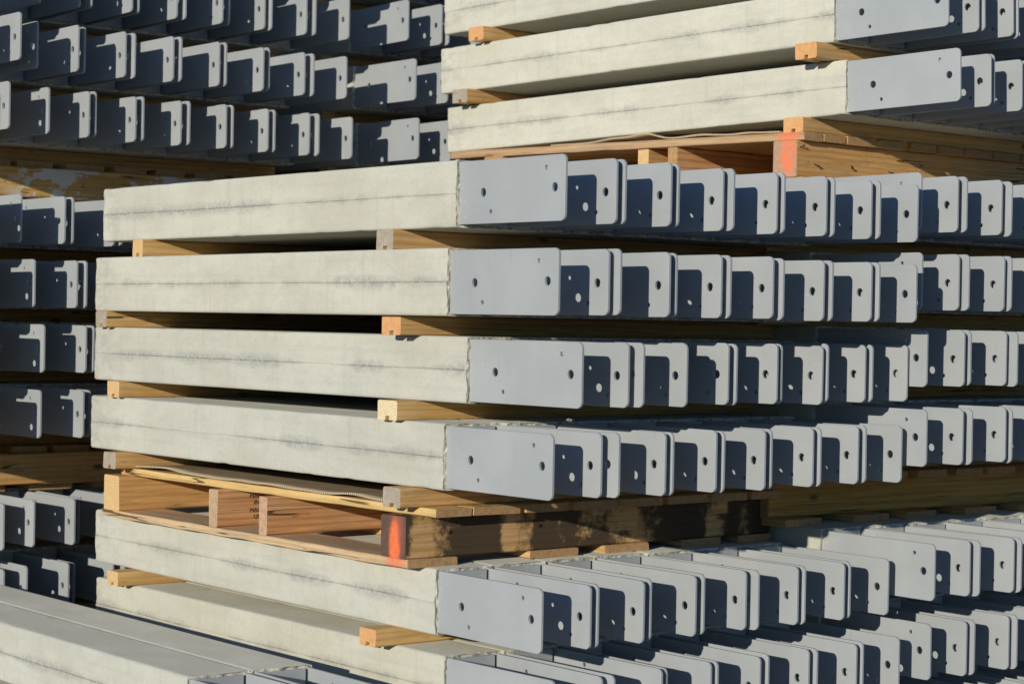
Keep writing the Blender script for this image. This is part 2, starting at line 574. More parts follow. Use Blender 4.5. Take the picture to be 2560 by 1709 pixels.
# ------------------------------------------------------------------ steel side plate (holes cut through)
def plate_mesh():
    cu = bpy.data.curves.new('plate_outline', 'CURVE')
    cu.dimensions = '2D'
    cu.fill_mode = 'BOTH'
    bev = .0009
    cu.extrude = PT / 2 - bev
    cu.bevel_depth = bev
    cu.bevel_resolution = 1
    cu.offset = -bev
    def poly(pts):
        sp = cu.splines.new('POLY')
        sp.points.add(len(pts) - 1)
        for p, (a, b) in zip(sp.points, pts):
            p.co = (a, b, 0, 1)
        sp.use_cyclic_u = True
    # u from the concrete to the tip, v up from the plate's bottom edge
    u0, u1, r = -.03, PL, .0125
    out = [(u0, 0)]
    for i in range(9):
        a = math.radians(-90 + 90 * i / 8)
        out.append((u1 - r + r * math.cos(a), r + r * math.sin(a)))
    for i in range(9):
        a = math.radians(90 * i / 8)
        out.append((u1 - r + r * math.cos(a), PH - r + r * math.sin(a)))
    out.append((u0, PH))
    poly(out)
    def hole(fu, fv, dia, m=20):
        cx, cy, rr = fu * PL, (1 - fv) * PH, dia / 2
        poly([(cx + rr * math.cos(-2 * math.pi * i / m), cy + rr * math.sin(-2 * math.pi * i / m)) for i in range(m)])
    hole(.231, .510, .0180)
    hole(.306, .815, .0092, 14)
    hole(.825, .187, .0092, 14)
    hole(.905, .490, .0180)
    tmp = bpy.data.objects.new('tmp_plate', cu)
    COL.objects.link(tmp)
    dg = bpy.context.evaluated_depsgraph_get()
    me = bpy.data.meshes.new_from_object(tmp.evaluated_get(dg))
    bpy.data.objects.remove(tmp)
    bpy.data.curves.remove(cu)
    me.name = 'side_plate'
    # (u, v, w) -> x = w, y = -u, z = v
    for v in me.vertices:
        u, vv, w = v.co
        v.co = (w, -u, vv)
    bm = bmesh.new()
    bm.from_mesh(me)
    bmesh.ops.remove_doubles(bm, verts=bm.verts, dist=1e-6)
    bmesh.ops.recalc_face_normals(bm, faces=bm.faces)
    for f in bm.faces:
        f.material_index = 0 if abs(f.normal.x) > .9 else 1
        f.smooth = False
    bm.to_mesh(me); bm.free()
    me.materials.clear()
    me.materials.append(M['paint'])
    me.materials.append(M['rim'])
    return me
PLATE = plate_mesh()
def flipped(me):
    """the far plate is the same blank turned over: its small holes sit the other way up"""
    bm = bmesh.new()
    bm.from_mesh(me)
    for v in bm.verts:
        v.co.z = PH - v.co.z
    bmesh.ops.reverse_faces(bm, faces=bm.faces)
    out = bpy.data.meshes.new('side_plate_turned')
    bm.to_mesh(out); bm.free()
    for m in me.materials:
        out.materials.append(m)
    return out
PLATE_TURNED = flipped(PLATE)

def box_bm(bm, x0, x1, y0, y1, z0, z1, bev=0.0, mi=0):
    r = bmesh.ops.create_cube(bm, size=1)
    for v in r['verts']:
        v.co = ((x0 + x1) / 2 + v.co.x * (x1 - x0), (y0 + y1) / 2 + v.co.y * (y1 - y0), (z0 + z1) / 2 + v.co.z * (z1 - z0))
    if bev:
        es = list({e for v in r['verts'] for e in v.link_edges})
        bmesh.ops.bevel(bm, geom=es, offset=bev, segments=1, affect='EDGES', profile=.5)

def seat_mesh():
    bm = bmesh.new()
    g = .0072
    x0, x1 = INS + PT + .002, BODY_W - INS - PT - g
    box_bm(bm, x0, x1, -.011, -.004, .003, PH - .001, .0012)
    me = bpy.data.meshes.new('seat_plate')
    bm.to_mesh(me); bm.free()
    me.materials.append(M['paint'])
    return me
SEAT = seat_mesh()
PZ = (BODY_H - PH) / 2

def make_column(mat, label, group, tint, rnd):
    e = link('precast_post', None)
    e.empty_display_size = .05
    e.matrix_world = mat
    tag(e, label, 'concrete post', group)
    b = link('concrete_body', rnd.choice(BODIES), e)
    t = rnd.uniform(-.035, .035)
    b.color = (tint[0] + t, tint[1] + t, tint[2] + t, 1)
    for x, pm in ((INS + PT / 2, PLATE), (BODY_W - INS - PT / 2, PLATE_TURNED)):
        p = link('side_plate', pm, e)
        p.location = (x, rnd.uniform(-.0015, .0015), PZ + rnd.uniform(-.0012, .0012))
        p.rotation_euler = (rnd.gauss(0, .0025), 0, rnd.gauss(0, .0055))
    s = link('seat_plate', SEAT, e)
    s.location = (0, 0, PZ)
    return e

def frame(x, y, z, yaw, sy=0.0, sx=0.0):
    """layer frame: yaw about z and small slopes dz/dy, dz/dx"""
    return Matrix.Translation((x, y, z)) @ Matrix.Rotation(yaw, 4, 'Z') @ Matrix.Rotation(sy, 4, 'X') @ Matrix.Rotation(-sx, 4, 'Y')

GREY = (1.0, 1.0, 1.0)
CREAM = (1.09, 1.09, 1.09)
COOL = (.96, .97, .99)
NLO = (.97, .965, .93)

# layer: key -> (x, y, z, yaw, slope_y, slope_x, columns, dy list, load, layer word, tint)
LAY = {}
def lay(key, q, cols, dys, load, word, tint=GREY, sy=0.0, sx=0.0):
    LAY[key] = dict(q=q, m=frame(*q, sy, sx), cols=cols, dys=dys, load=load, word=word, tint=tint)

F_UP, F_LO = 'upper load, front stack', 'lower load, front stack'
lay('N1', (-.0131, -.0271, .2246, -.0074), 7, [.0016, .0033, .0096, .0017, 0, 0, -.0013], F_UP, 'top')
lay('N2', (-.0602, -.0679, .0426, -.0109), 7, [.0073, -.0046, .004, .002, -.0005, .0026, .0012], F_UP, 'second')
lay('N3', (.0230, -.0180, -.1370, .0285), 7, [-.006, -.022, .006, .008, .012, .012, .012], F_UP, 'third', COOL)
lay('N4', (-.0100, -.0052, -.3174, .0017), 7, [.0114, -.0095, -.0065, -.003, .0022, .0024, .005], F_UP, 'bottom', COOL)
lay('N5', (.0103, .0572, -.6238, -.0127), 7, [-.0047, -.0008, .0061, .0087, -.0012, 0, .005], F_LO, 'top', COOL)
lay('N6', (.0050, .0089, -.7992, -.0034), 7, [.0038, -.0069, .0014, .0033, .0043, .0023, .0032], F_LO, 'second', NLO)
lay('N7', (.0100, .0150, -.9750, -.004), 7, None, F_LO, 'third', NLO)
lay('N8', (.0050, .0100, -1.150, .003), 7, None, F_LO, 'lowest', NLO)
R_UP, R_LO = 'upper load, right-edge stack', 'lower load, right-edge stack'
lay('B1', (1.0554, -.0230, .2513, -.036), 7, [.0044, .0018, -.0044, 0, .004], R_UP, 'top')
lay('B2', (1.0469, -.0371, .0730, -.0412), 7, [.0078, -.0025, -.0025, 0, .004], R_UP, 'second')
lay('B3', (1.0800, -.0260, -.1020, -.0225), 7, [.003, .004, -.0107, .003, 0], R_UP, 'third')
lay('B4', (1.0623, -.0406, -.2816, -.0141), 7, [.0039, 0, 0, .004, -.003], R_UP, 'bottom')
lay('B5', (1.0890, -.0486, -.5849, -.0251), 7, [.0055, 0, -.0036, .003, 0], R_LO, 'top')
lay('B6', (1.1341, -.0081, -.7756, -.0293), 7, [.0036, .0019, -.003, 0, .002], R_LO, 'second')
lay('B7', (1.1100, -.0200, -.9530, -.027), 7, None, R_LO, 'third')
lay('B8', (1.1000, -.0300, -1.131, -.027), 7, None, R_LO, 'lowest')
U_ = 'raised cream load at top right'
US = dict(sy=-.0161, sx=.0080)
lay('U1', (1.3481, .1325, .5731, .0648), 7, [0, .008, 0, 0, .004], U_, 'bottom', CREAM, **US)
lay('U2', (1.3114, .1429, .7523, .0524), 7, [0, 0, .004, 0, 0], U_, 'second', CREAM, **US)
lay('U3', (1.3150, .1300, .9320, .0560), 7, None, U_, 'topmost visible', CREAM, **US)
L_T, L_M, L_B = ('%s load, rear left stack' % w for w in ('top', 'middle', 'bottom'))
lay('LZ', (-.010, 2.2200, 1.0740, -.010), 7, None, L_T, 'highest')
lay('LA', (.0161, 2.2617, .8959, -.0257), 7, [.0126, -.0075, .0004, -.003, .0103, .0051, .0019], L_T, 'topmost visible')
lay('LB', (-.0533, 2.1584, .6993, -.0043), 7, [-.0057, .0094, .0019, -.0011, -.0013, .007, .0031], L_T, 'second')
lay('LC', (-.0049, 2.1920, .5242, .0041), 7, [-.0088, 0, .0014, .0022, .0062, .0088, 0], L_T, 'bottom')
lay('LD', (-.1350, 2.0613, .2185, -.0096), 5, [0, .0044, 0, 0, 0], L_M, 'top')
lay('LE', (-.1121, 2.0294, .0450, -.0050), 5, [.002, .002, 0, 0, 0], L_M, 'second')
lay('LF', (-.0842, 2.0292, -.1297, -.0015), 5, [.0005, .0055, 0, 0, 0], L_M, 'third')
lay('LG', (-.0920, 2.0249, -.3060, .0028), 5, [-.0033, .0131, 0, 0, 0], L_M, 'bottom')
lay('LH', (-.0453, 2.1600, -.6130, .0015), 5, [-.007, .010, 0, 0, 0], L_B, 'top')
lay('LI', (-.0622, 2.1600, -.7910, -.0005), 5, [-.005, .010, 0, 0, 0], L_B, 'second')
lay('LJ', (-.0600, 2.1600, -.9680, 0), 5, None, L_B, 'third')
lay('LK', (-.0600, 2.1600, -1.146, 0), 5, None, L_B, 'lowest')
E_T, E_M, E_B = ('%s load, left-edge stack' % w for w in ('top', 'middle', 'bottom'))
W1 = BODY_W
lay('EA', (-.2550 - W1, 2.13, .8860, 0), 2, None, E_T, 'highest')
lay('EB', (-.2550 - W1, 2.11, .7097, 0), 2, [0, 0], E_T, 'topmost')
lay('EC', (-.2636 - W1, 2.14, .5270, 0), 2, [0, 0], E_T, 'bottom')
lay('ED', (-0.3756 - W1, 1.990, 0.2185, 0), 2, [0, 0], E_M, 'top')
lay('EE', (-0.3766 - W1, 1.980, 0.0430, 0), 2, [0, 0], E_M, 'second')
lay('EF', (-0.3626 - W1, 1.980, -0.1320, 0), 2, [0, 0], E_M, 'third')
lay('EG', (-0.3666 - W1, 1.975, -0.3070, 0), 2, [0, 0], E_M, 'bottom')
lay('EH', (-.2487 - W1, 2.17, -.6198, 0), 2, [0, 0], E_B, 'top')
lay('EI', (-.2489 - W1, 2.17, -.8000, 0), 2, [0, 0], E_B, 'second')
lay('EJ', (-.250 - W1, 2.17, -.9750, 0), 2, None, E_B, 'third')
lay('EK', (-.250 - W1, 2.17, -1.150, 0), 2, None, E_B, 'lowest')
M_T, M_M, M_B = ('%s load, half-hidden rear stack' % w for w in ('top', 'middle', 'bottom'))
lay('MZ', (1.2400, 2.1500, 1.0860, -.038), 4, None, M_T, 'highest')
lay('MA', (1.2580, 2.2025, .9080, -.0463), 4, [.0075, 0, 0, 0], M_T, 'topmost visible')
lay('MB', (1.2060, 2.0974, .7110, -.0327), 4, [.0071, 0, 0, 0], M_T, 'second')
lay('MC', (1.2310, 2.1084, .5310, -.0311), 4, [.0098, 0, 0, 0], M_T, 'bottom')
for i, (w, z) in enumerate((('top', .226), ('second', .050), ('third', -.126), ('bottom', -.302))):
    lay('M%d' % (4 + i), (1.24, 2.1, z, -.03), 3, None, M_M, w)
for i, (w, z) in enumerate((('top', -.605), ('second', -.783), ('third', -.961), ('lowest', -1.139))):
    lay('M%d' % (8 + i), (1.24, 2.1, z, -.03), 3, None, M_B, w)
FG = 'low foreground stack'
lay('F1', (-.4349, .2981, -.8414, -.0100), 2, [0, -.004], FG, 'top', COOL)
lay('F2', (-.4300, .2900, -1.019, -.0100), 2, None, FG, 'second', COOL)
lay('F3', (-.4300, .3000, -1.197, -.0100), 2, None, FG, 'lowest', COOL)

rc = random.Random(21)
for key, d in LAY.items():
    for c in range(d['cols']):
        dy = d['dys'][c] if d['dys'] and c < len(d['dys']) else rc.uniform(-.008, .008)
        m = d['m'] @ Matrix.Translation((c * BODY_W, dy, 0)) @ Matrix.Rotation(rc.gauss(0, .0012), 4, 'Z')
        lab = '%s plated concrete post from left, %s layer, %s' % (ORD[c], d['word'], d['load'])
        make_column(m, lab, 'plated concrete posts, ' + d['load'], d['tint'], rc)

# ------------------------------------------------------------------ timber
def lumber_mesh(L, wy, hz, mats, seed, bev=.0022, wob=.0008, groove=False, step=.06, rag=0.0):
    """a stick along local x, centred; slot 0 long grain, slots 1/2 the -x and +x ends"""
    b = bev
    if groove:
        gw, gd = .0070, .0095
        prof = [(-wy / 2 + b, -hz / 2), (-gw, -hz / 2), (-gw, -hz / 2 + gd), (gw * .8, -hz / 2 + gd), (gw, -hz / 2), (wy / 2 - b, -hz / 2)]
    else:
        prof = [(-wy / 2 + b, -hz / 2), (wy / 2 - b, -hz / 2)]
    if bev > .004:
        def corner(cy, cz, a0):
            return [(cy + b * math.cos(math.radians(a0 + t)), cz + b * math.sin(math.radians(a0 + t))) for t in (0, 30, 60, 90)]
        prof = prof[1:-1]
        prof += corner(wy / 2 - b, -hz / 2 + b, -90) + corner(wy / 2 - b, hz / 2 - b, 0) + corner(-wy / 2 + b, hz / 2 - b, 90) + corner(-wy / 2 + b, -hz / 2 + b, 180)
    else:
        prof += [(wy / 2, -hz / 2 + b), (wy / 2, hz / 2 - b), (wy / 2 - b, hz / 2), (-wy / 2 + b, hz / 2), (-wy / 2, hz / 2 - b), (-wy / 2, -hz / 2 + b)]
    ns = max(2, int(L / step))
    so = Vector((seed * 3.7, seed * 1.9, 0))
    bm = bmesh.new()
    rings = []
    bow = noise.noise(so) * .002
    for i in range(ns + 1):
        t = i / ns
        x = -L / 2 + L * t
        ring = []
        for (y, z) in prof:
            q = Vector((x * 9, y * 30, z * 30)) + so
            w = wob + (rag if z < hz * .1 else 0)
            dx = noise.noise(q * 3 + Vector((5, 5, 5))) * .002 if i in (0, ns) else 0
            ring.append(bm.verts.new((x + dx, y + noise.noise(q) * w + bow * math.sin(math.pi * t), z + noise.noise(q + Vector((9, 2, 4))) * w)))
        rings.append(ring)
    N = len(prof)
    for a, c in zip(rings, rings[1:]):
        for i in range(N):
            bm.faces.new((a[i], a[(i + 1) % N], c[(i + 1) % N], c[i]))
    f = bm.faces.new(list(reversed(rings[0]))); f.material_index = 1
    f = bm.faces.new(rings[-1]); f.material_index = 2
    bmesh.ops.recalc_face_normals(bm, faces=bm.faces)
    me = bpy.data.meshes.new('timber')
    bm.to_mesh(me); bm.free()
    for k in mats:
        me.materials.append(M[k])
    return me

seedc = [0]
def lumber(name, parent, mat, L, wy, hz, mats, **kw):
    seedc[0] += 1
    o = link(name, lumber_mesh(L, wy, hz, mats, seedc[0], **kw), parent)
    if parent is None:
        o.matrix_world = mat
    else:
        o.matrix_local = mat
    return o

ENDS = ['end_pine', 'end_orange', 'end_grey', 'end_pine', 'end_orange']
rs = random.Random(5)
def spacer(key, y0, y1, x0, z, h, label, load, end=None, wood=None, L=None):
    """timber spacer lying under a layer, in the layer's frame; top at local z = 0"""
    d = LAY[key]
    L = L or d['cols'] * BODY_W + rs.uniform(.03, .07)
    end = end or rs.choice(ENDS)
    wood = wood or rs.choice(['pine', 'pine_b'])
    m = d['m'] @ Matrix.Translation((x0 + L / 2, (y0 + y1) / 2, -h / 2 + z)) @ Matrix.Rotation(rs.gauss(0, .004), 4, 'Z')
    o = lumber('timber_spacer', None, m, L, abs(y1 - y0), h, (wood, end, end), bev=.0055, groove=True)
    tag(o, label, 'timber spacer', 'timber spacers, ' + load)
    return o

def gap(upper, lower):
    """clear height under `upper` down to the layer below"""
    return LAY[upper]['q'][2] - (LAY[lower]['q'][2] + BODY_H)

# hand-placed spacers of the front stack (y in the layer frame of the layer above)
def world_to_layer_y(key, y, x=-.03):
    return (LAY[key]['m'].inverted() @ Vector((x, y, LAY[key]['q'][2]))).y
def world_to_layer_x(key, x, y):
    return (LAY[key]['m'].inverted() @ Vector((x, y, LAY[key]['q'][2]))).x
front = [
    ('N1', 'N2', .167, .227, -.030, 'end_grey', 'pine_b', 'grey-ended near', 'top and second'),
    ('N1', 'N2', 1.235, 1.290, -.030, 'end_pine', 'pine', 'pale-ended far', 'top and second'),
    ('N2', 'N3', .130, .197, -.036, 'end_orange', 'pine_b', 'orange-ended near', 'second and third'),
    ('N2', 'N3', 1.389, 1.449, -.045, 'end_grey', 'pine', 'grey-ended far', 'second and third'),
    ('N3', 'N4', .139, .208, -.034, 'end_pale', 'pine', 'freshly cut near', 'third and bottom'),
    ('N3', 'N4', 1.346, 1.407, -.030, 'end_pine', 'pine', 'pale-ended far', 'third and bottom'),
]
for up, lo, ya, yb, x, end, wood, adj, between in front:
    h = gap(up, lo)
    yl = world_to_layer_y(up, (ya + yb) / 2)
    xl = world_to_layer_x(up, x, (ya + yb) / 2)
    spacer(up, yl - (yb - ya) / 2, yl + (yb - ya) / 2, xl, 0, h, '%s timber spacer between %s layers, upper load, front stack' % (adj, between), F_UP, end, wood, 1.14)
H_SP = .0425
for ya, yb, end, adj in ((.107, .169, 'end_grey', 'near'), (1.328, 1.391, 'end_grey', 'far')):
    spacer('N4', ya, yb, -.040, 0, H_SP, 'grey-ended %s timber spacer resting on the orange-arc pallet' % adj, F_UP, end, 'pine_b', 1.12)
h = gap('N5', 'N6')
for ya, yb, adj, end in ((.18, .244, 'near', 'end_orange'), (1.33, 1.387, 'far', 'end_pine')):
    yl = world_to_layer_y('N5', (ya + yb) / 2)
    spacer('N5', yl - .030, yl + .030, -.062, 0, h, '%s %s timber spacer between top two layers, lower load, front stack' % ('orange-ended' if end == 'end_orange' else 'pale-ended', adj), F_LO, end, 'pine', 1.14)

def auto_spacers(keys, names, load, load_label, ys=((.14, .20), (1.34, 1.40)), x0=-.04):
    for up, lo, nm in zip(keys, keys[1:], names):
        h = gap(up, lo)
        for (a, b), adj in zip(ys, ('near', 'far')):
            j = rs.uniform(-.03, .03)
            spacer(up, a + j, b + j, x0 + rs.uniform(-.02, .02), 0, h, '%s timber spacer between %s layers, %s' % (adj, nm, load_label), load)
SH = ['top and second', 'second and third', 'third and lowest']
auto_spacers(['N6', 'N7', 'N8'], ['second and third', 'third and lowest'], F_LO, F_LO)
auto_spacers(['B1', 'B2', 'B3', 'B4'], ['top and second', 'second and third', 'third and bottom'], R_UP, R_UP)
auto_spacers(['B5', 'B6', 'B7', 'B8'], SH, R_LO, R_LO)
auto_spacers(['LZ', 'LA', 'LB', 'LC'], ['highest and topmost visible', 'topmost and second', 'second and bottom'], L_T, L_T)
auto_spacers(['LD', 'LE', 'LF', 'LG'], ['top and second', 'second and third', 'third and bottom'], L_M, L_M)
auto_spacers(['LH', 'LI', 'LJ', 'LK'], SH, L_B, L_B)
auto_spacers(['EA', 'EB', 'EC'], ['highest and topmost', 'topmost and bottom'], E_T, E_T)
auto_spacers(['ED', 'EE', 'EF', 'EG'], ['top and second', 'second and third', 'third and bottom'], E_M, E_M)
auto_spacers(['EH', 'EI', 'EJ', 'EK'], SH, E_B, E_B)
auto_spacers(['MZ', 'MA', 'MB', 'MC'], ['highest and topmost visible', 'topmost and second', 'second and bottom'], M_T, M_T)
auto_spacers(['M4', 'M5', 'M6', 'M7'], ['top and second', 'second and third', 'third and bottom'], M_M, M_M)
auto_spacers(['M8', 'M9', 'M10', 'M11'], SH, M_B, M_B)
auto_spacers(['F1', 'F2', 'F3'], ['top and second', 'second and lowest'], FG, FG)
# raised load
spacer('U2', .022, .092, -.040, 0, .0405, 'orange-ended near timber spacer under second layer, raised cream load at top right', U_, 'end_orange', 'pine_b')
spacer('U2', 1.365, 1.432, -.040, 0, .0405, 'brown-ended far timber spacer under second layer, raised cream load at top right', U_, 'end_grey', 'pine_b')
spacer('U3', .070, .135, -.045, 0, .0410, 'near timber spacer under topmost visible layer, raised cream load at top right', U_, 'end_orange', 'pine_b')
spacer('U3', 1.305, 1.370, -.040, 0, .0410, 'orange-ended far timber spacer under topmost visible layer, raised cream load', U_, 'end_orange', 'pine')

# ------------------------------------------------------------------ pallets
def pallet(fr, stringers, top_boards, bot_boards, hs, ht, label, group, x0, x1, ytop, ybot):
    """fr: frame whose z = 0 is the deck's upper surface. stringers: (y0, y1, mats). boards: (x0, x1, mats)"""
    e = link('wooden_pallet', None)
    e.matrix_world = fr @ Matrix.Translation((0, 0, -(hs + 2 * ht)))
    tag(e, label, 'pallet', group)
    res = []
    for s in stringers:
        y0, y1, mats = s[:3]
        xa = s[3] if len(s) > 3 else x0
        o = lumber('stringer', e, Matrix.Translation(((xa + x1) / 2, (y0 + y1) / 2, ht + hs / 2)), x1 - xa, y1 - y0, hs, mats, bev=.0032, wob=.0012)
        res.append(o)
    Rz = Matrix.Rotation(-math.pi / 2, 4, 'Z')       # local +x points to the camera side (-y)
    for (a, b, mats, *r) in top_boards:
        ya, yb = (r[0] if r else ytop)
        lumber('deck_board', e, Matrix.Translation(((a + b) / 2, (ya + yb) / 2, 1.5 * ht + hs)) @ Rz, yb - ya, b - a, ht - .0006, mats, bev=.0015, wob=.0009, rag=.0010, step=.035)
    for (a, b, mats) in bot_boards:
        ya, yb = ybot
        lumber('bottom_board', e, Matrix.Translation(((a + b) / 2, (ya + yb) / 2, ht / 2)) @ Rz, yb - ya, b - a, ht - .0006, mats, bev=.0020, wob=.0016, rag=.0016, step=.035)
    return e, res

P0 = ('pallet', 'end_brown', 'end_brown')
PD = ('deck', 'end_pine', 'end_brown')
PB = ('deck_b', 'end_brown', 'end_brown')
def boards(x0, x1, w, gapw, rnd, mats, first=None):
    out, x = [], x0
    while x < x1 - .05:
        ww = min(w * rnd.uniform(.88, 1.08), x1 - x)
        out.append((x, x + ww, first if (first and not out) else rnd.choice(mats)))
        x += ww + gapw * rnd.uniform(.6, 1.5)
    return out
rp = random.Random(11)
HT = .0185

# front stack pallet, orange arc on the near timber's end
zt = LAY['N4']['q'][2] - H_SP
zb = LAY['N5']['q'][2] + BODY_H
hs = zt - zb - 2 * HT
near_mats = ('stained', 'end_arc', 'end_brown')
top = [(.004, .098, ('deck', 'end_brown', 'end_brown')), (.104, .232, PD), (.250, .372, PD), (.388, .515, PB), (.530, .655, PD), (.672, .800, PB), (.815, .930, PD), (.945, 1.045, PB)]
bot = [(-.034, .098, ('deck_splash', 'end_brown', 'end_brown')), (.300, .440, PB), (.520, .655, PB), (.760, .890, PB), (.950, 1.06, PB)]
pal_n, sn = pallet(frame(0, 0, zt, .001), [(.097, .186, near_mats, -.036), (.640, .675, ('fir', 'end_red', 'end_brown'), -.030), (.857, .897, ('fir', 'end_tan', 'end_brown'), -.030), (1.329, 1.407, ('pallet', 'end_pine', 'end_brown'), -.036)],
                   top, bot, hs, HT, 'pallet with an orange arc sprayed on its grimy near timber', 'pallets between the loads', -.036, 1.06, (.047, 1.391), (.092, 1.42))
# stamped letters on the third timber
def stamp(parent, txt, x, z, size):
    cu = bpy.data.curves.new('stamp', 'FONT')
    cu.body = txt
    cu.size = size
    cu.extrude = .0002
    t = bpy.data.objects.new('tmp', cu)
    COL.objects.link(t)
    me = bpy.data.meshes.new_from_object(t.evaluated_get(bpy.context.evaluated_depsgraph_get()))
    bpy.data.objects.remove(t)
    me.materials.clear()
    me.materials.append(M['ink'])
    o = link('ink_stamp', me, parent)
    o.matrix_local = Matrix.Translation((x, -.0204, z)) @ Matrix.Rotation(math.pi / 2, 4, 'X')
    return o
mid = sn[2]
Lm = 1.06 + .030
for txt, dx, z in (('MADE', 0, .0215), ('IN', .012, .0060), ('MADE', 0, -.0125), ('USA', .012, -.0285)):
    stamp(mid, txt, -Lm / 2 + .088 + dx, z, .0150)

# raised pallet under the cream load, sprayed orange
fu = frame(1.3481, .1325, .5308, .0648, .0108, .0080)
ORB = ('deck_orange', 'end_brown', 'end_brown')
pal_u, su = pallet(fu, [(.118, .196, ('pallet', 'end_full', 'end_brown'), -.045), (.540, .575, ('fir', 'end_brown', 'end_brown'), -.035), (.650, .690, ('pallet', 'end_pine', 'end_brown'), -.030), (1.23, 1.31, P0, -.04)],
                   [(-.040, .035, ORB), (.042, .130, PB), (.140, .265, PB), (.280, .400, PD), (.418, .530, PB), (.545, .660, PB), (.675, .80, PB), (.815, .94, PB), (.955, 1.08, PB)],
                   [(-.040, .085, PB), (.25, .38, PB), (.50, .62, PB), (.74, .86, PB), (.96, 1.08, PB)], .0930, .0215, 'pallet sprayed orange at its corner under the raised cream load', 'pallets between the loads', -.045, 1.09, (.100, 1.462), (.10, 1.40))
for ya, yb in ((.112, .176),):
    spacer('U1', ya, yb, -.030, 0, .0382, 'square-ended timber spacer on the orange-sprayed pallet under the raised load', U_, 'end_orange', 'pine', 1.12)

def std_pallet(upkey, lowz, label, x1, front_mats=P0, y=(.10, .185), hsp=H_SP):
    q = LAY[upkey]['q']
    zt = q[2] - hsp
    hs = zt - lowz - 2 * HT
    st = [(y[0], y[1], front_mats), (.62, .66, P0), (.85, .89, P0), (1.32, 1.40, P0)]
    return pallet(frame(q[0], q[1], zt, q[3]), st, boards(-.02, x1, .115, .03, rp, [PD, PB, P0]), boards(-.03, x1, .125, .10, rp, [PB, P0]), hs, HT, label, 'pallets between the loads', -.035, x1, (.05, 1.42), (.06, 1.42))
def pal_spacers(key, load, what):
    for ya, yb, adj in ((.125, .185, 'near'), (1.33, 1.39, 'far')):
        spacer(key, ya, yb, -.03, 0, H_SP, '%s timber spacer %s' % (adj, what), load)

std_pallet('B4', LAY['B5']['q'][2] + BODY_H, 'grimy brown pallet between the right-edge loads', 1.06, ('grimy', 'end_brown', 'end_brown'), (.11, .195))
pal_spacers('B4', R_UP, 'on the grimy pallet between right-edge loads')
std_pallet('LC', LAY['LD']['q'][2] + BODY_H, 'pallet with white plaster splashes between rear left loads', 1.08, ('whited', 'end_brown', 'end_brown'), (.03, .115))
pal_spacers('LC', L_T, 'on the plaster-splashed rear left pallet')
std_pallet('LG', LAY['LH']['q'][2] + BODY_H, 'shaded brown pallet under the middle rear left load', .78, P0, (.03, .115))
pal_spacers('LG', L_M, 'on the shaded pallet under the middle rear left load')
std_pallet('EC', LAY['ED']['q'][2] + BODY_H, 'pallet under the top load at the left edge', .30)
pal_spacers('EC', E_T, 'on the pallet under the top left-edge load')
std_pallet('EG', LAY['EH']['q'][2] + BODY_H, 'pallet under the middle load at the left edge', .30)
pal_spacers('EG', E_M, 'on the pallet under the middle left-edge load')
std_pallet('MC', LAY['M4']['q'][2] + BODY_H, 'pallet under the top rear load behind the raised load', .60)
pal_spacers('MC', M_T, 'on the pallet under the top hidden rear load')
std_pallet('M7', LAY['M8']['q'][2] + BODY_H, 'pallet under the middle rear load behind the raised load', .46)
pal_spacers('M7', M_M, 'on the pallet under the middle hidden rear load')
for key, x1, nm, load in (('N8', 1.06, 'front stack', F_LO), ('B8', 1.06, 'right-edge stack', R_LO), ('LK', .78, 'rear left stack', L_B), ('EK', .30, 'left-edge stack', E_B), ('M11', .46, 'hidden rear stack', M_B), ('F3', .30, 'low foreground stack', FG)):
    low = GZ
    hsp = .0425
    if key == 'F3':
        hsp = .018
    std_pallet(key, low, 'ground pallet carrying the ' + nm, x1, hsp=hsp)
    for ya, yb, adj in ((.125, .185, 'near'), (1.33, 1.39, 'far')):
        spacer(key, ya, yb, -.03, 0, hsp, '%s timber spacer on the ground pallet of the %s' % (adj, nm), load)

# ------------------------------------------------------------------ cardboard sheets
def card(name, fr, x0, x1, y0, y1, zf, label, thick=.0042, ny=70, nx=8, edge=None):
    bm = bmesh.new()
    up, dn = [], []
    for j in range(ny + 1):
        y = y0 + (y1 - y0) * j / ny
        ru, rd = [], []
        xe = x0 + (edge(y) if edge else 0)
        for i in range(nx + 1):
            x = xe + (x1 - xe) * (i / nx) ** 1.6
            z = zf(x, y)
            ru.append(bm.verts.new((x, y, z + thick)))
            rd.append(bm.verts.new((x, y, z)))
        up.append(ru); dn.append(rd)
    def q(a, b, c, d, mi):
        f = bm.faces.new((a, b, c, d)); f.material_index = mi; f.smooth = mi == 0
    for j in range(ny):
        for i in range(nx):
            q(up[j][i], up[j][i + 1], up[j + 1][i + 1], up[j + 1][i], 0)
            q(dn[j][i], dn[j + 1][i], dn[j + 1][i + 1], dn[j][i + 1], 0)
        q(up[j][0], up[j + 1][0], dn[j + 1][0], dn[j][0], 1)
        q(up[j][nx], dn[j][nx], dn[j + 1][nx], up[j + 1][nx], 1)
    for i in range(nx):
        q(up[0][i], dn[0][i], dn[0][i + 1], up[0][i + 1], 1)
        q(up[ny][i], up[ny][i + 1], dn[ny][i + 1], dn[ny][i], 1)
    bmesh.ops.recalc_face_normals(bm, faces=bm.faces)
    me = bpy.data.meshes.new(name)
    bm.to_mesh(me); bm.free()
    me.materials.append(M['card']); me.materials.append(M['card_edge'])
    o = link(name, me)
    o.matrix_world = fr
    tag(o, label, 'cardboard', 'cardboard sheets on the pallets')
def hump(y, c, w):
    return math.exp(-((y - c) / w) ** 2)
def z_front(x, y):
    e = max(0, 1 - (x + .01) / .16)
    z = .0008 + e * (.0110 * hump(y, 1.17, .13) + .004 * hump(y, .70, .22) + .007 * hump(y, .33, .09))
    return z + .0006 * math.sin(y * 40) * e
